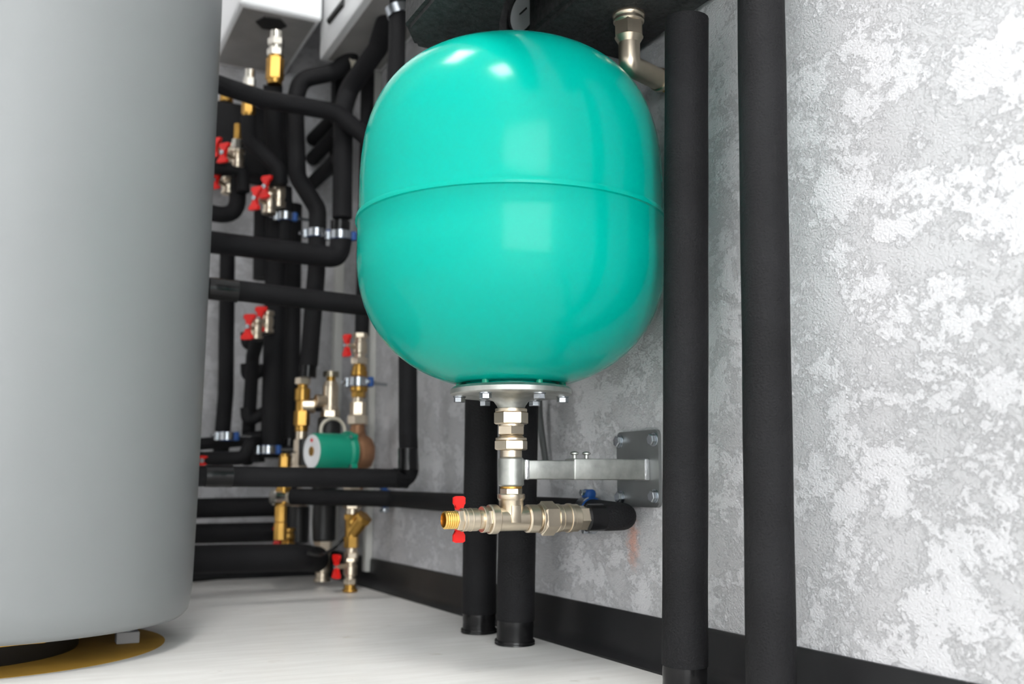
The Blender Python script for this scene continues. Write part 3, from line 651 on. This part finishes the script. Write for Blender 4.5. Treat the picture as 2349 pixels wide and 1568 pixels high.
b = B(); cyl(b, q, (1, 0, 0), .018, .030, 26); cyl(b, q+Vector((.028, 0, 0)), (1, 0, 0), .020, .010, 26); mk('right_ring', b, 'nickel', mv)
b = B(); k = mpp(xw, 2.08); x2 = Y(643, 1200, 2.08).x
for p0, p1, w in [(1152, 1162, 24), (1160, 1196, 28), (1194, 1200, 25), (1198, 1238, 30)]: hexn(b, (x2, 2.08, Zp(p1, x2, 2.08)), 'z', w*k, Zp(p0, x2, 2.08)-Zp(p1, x2, 2.08), .3, 8)
mk('lower_body', b, 'brass', mv)
xk = Y(742, 1190, 2.18).x
column('water_filter', 'black upright filter cylinder on nickel elbow near the floor', 'filter', xk, 2.18,
       [('housing', 'black', [(1110, 1240, 56, 'c')]), ('nut', 'nickel', [(1238, 1262, 44, 'h'), (1260, 1270, 38, 'c')]), ('elbow', 'nickel', [(1268, 1312, 36, 'c'), (1310, 1326, 30, 'c'), (1324, 1333, 37, 'c')])])
xg = Y(683, 1200, 2.26).x
column('water_filter', 'smaller black filter cylinder right of the tall brass valve', 'filter', xg, 2.26,
       [('housing', 'black', [(1160, 1245, 50, 'c')]), ('cap', 'nickel', [(1148, 1162, 44, 'c')])])
# clamps on the risers
for (px, py, y, r, rod, lab) in [(782, 541, 2.0, .0215, (.8, .1, 0), 'shiny steel clamp with blue lining on the taped upturned elbow'),
                                 (727, 536, 2.1, .0200, (.9, .1, 0), 'shiny steel clamp with blue lining on the jogging riser'),
                                 (655, 497, 2.16, .0150, (1, .1, 0), 'steel clamp with blue lining beside the middle red handles'),
                                 (615, 1031, 2.2, .0165, (1, .1, 0), 'steel clamp with blue lining low on the wide riser'),
                                 (520, 1000, 2.24, .0150, (1, .1, 0), 'steel clamp with blue lining on narrow riser near tank')]:
    c = P(px, py, y); clamp(c, 'z', r, rod, .06, lab, ear=(.93, -.36, 0), w=.017)
ce = P(880, 1148, 2.0); ce = Vector((EX-.002, at(884, 1150, 0, EX).y, .188))
clamp(ce, 'y', .0172, (1, 0, 0), .020, 'cream steel clamp with blue lug around the low pipe along the wall', ear=(-.1, 0, 1), w=.014)
pipe([P(655, 430, 2.16), P(656, 500, 2.16), P(655, 600, 2.2)], .0145, 'narrow black riser in the clamp beside middle red handles', 'foam')
# top row fittings at the station
for (px, py, yy, lab) in [(884, 10, 1.82, 'left small steel clamp at the top behind the foam station'), (912, 26, 1.70, 'right small steel clamp at the top behind the foam station')]:
    c = P(px, py, yy); b = B(); lathe(b, [(.019, -.009), (.0225, -.009), (.0225, .009), (.019, .009), (.019, -.009)], c, (-.3, .1, .95), 28, 0, False); tag(mk('pipe_ring', b, 'bolt'), lab, 'clamp', 'small rings on the top pipes')
c = P(797, 138, 2.06); b = B(); lathe(b, [(.020, -.006), (.024, -.006), (.024, .006), (.020, .006), (.020, -.006)], c, (.75, 0, .6), 28, 0, False); tag(mk('pipe_ring', b, 'cream'), 'cream ring around the jogging black riser near its top', 'clamp')

# cable trunking on the right wall
y0 = X(858, 900, WALLX).y
b = B(); box(b, (WALLX-.016, y0-.012, .03), (WALLX-.0005, y0+.012, 1.4), .002); tag(mk('cable_trunking', b, 'duct'), 'white plastic cable trunking standing on right wall behind green pump', 'trunking')
y1 = X(745, 720, WALLX).y
b = B(); box(b, (WALLX-.02, BACKY-.055, .06), (WALLX-.0005, BACKY-.025, 1.7), .002); tag(mk('cable_trunking', b, 'duct'), 'white plastic cable trunking in the far corner of the room', 'trunking')
# loose cables
b = B(); tube(b, [P(716, 1150, 2.12), P(713, 1200, 2.12), P(714, 1240, 2.1), P(720, 1256, 2.1)], .0032, 10, .02); tag(mk('cable', b, 'grey'), 'thin grey cable hanging between the two black filters', 'cable')
b = B(); tube(b, [P(798, 1225, 2.04), P(770, 1256, 2.06), P(735, 1274, 2.0), P(705, 1268, 2.0)], .0032, 10, .03); tag(mk('cable', b, 'black'), 'thin black cable looping left of the brass strainer', 'cable')
ca = [at(px, py, 2, .006) for px, py in [(400, 1332), (470, 1326), (540, 1319), (600, 1316), (660, 1313), (700, 1300)]]
ca = [Vector((p.x, p.y, .0042)) for p in ca]
b = B(); tube(b, ca, .004, 10, .03); tag(mk('cable', b, 'black'), 'black cable lying on the floor beside the grey tank', 'cable')

# white boiler hung at upper left, with a white cabinet on the right wall beside it
t = thing('wall_boiler', 'white wall boiler hanging on the back wall at upper left', 'boiler', (.46, BACKY, 1.241))
b = B(); box(b, (.368, 2.068, 1.241), (.552, BACKY-.001, 1.95), .008, 3); mk('casing', b, 'white', t)
b = B(); box(b, (.380, 2.082, 1.2395), (.540, BACKY-.02, 1.2415), 0); mk('underside_plate', b, 'greymetal', t)
b = B(); lathe(b, [(.0, 0), (.034, 0), (.034, -.003), (0, -.003)], (.452, 2.13, 1.2395), 'z', 6, .4); mk('service_opening', b, 'black', t)
t = thing('wall_cabinet', 'white cabinet on the right wall above the pipes with a dark slot', 'cabinet', (WALLX, 1.7, 1.16))
b = B(); box(b, (.556, 1.2, 1.16), (WALLX-.001, 2.10, 1.8), .004, 2); mk('casing', b, 'white', t)
b = B(); box(b, (.572, 1.22, 1.1585), (WALLX-.01, 2.085, 1.1605), 0); mk('underside_plate', b, 'greymetal', t)
q0 = X(757, 48, .556); q1 = X(790, 6, .556)
b = B(); tube(b, [Vector((.5565, q0.y, q0.z)), Vector((.5565, q1.y, q1.z))], .0085, 14); mk('vent_slot', b, 'black', t)
# dark insulated manifold blocks behind everything
t = thing('distribution_manifold', 'black foam clad manifold against the back wall under the white boiler', 'manifold', (.4, BACKY, .9))
a, q = P(420, 385, 2.34), P(668, 235, 2.34)
b = B(); box(b, (a.x-.05, 2.335, Zp(395, .4, 2.34)), (q.x, BACKY-.001, Zp(232, .4, 2.34)), .012); mk('body', b, 'foamdark', t)
for px in (520, 575, 632):
    c = P(px, 235, 2.37); b = B(); cyl(b, (c.x, 2.375, Zp(234, c.x, 2.37)), 'z', .016, .03); mk('port', b, 'brass', t)
a, q = X(700, 440, WALLX-.03), X(778, 250, WALLX-.03)
b = B(); box(b, (WALLX-.045, min(a.y, BACKY-.06), a.z), (WALLX-.001, q.y, a.z+.33), .01); tag(mk('insulated_box', b, 'foamdark'), 'black foam block on the right wall behind the slanting pipes', 'insulation')
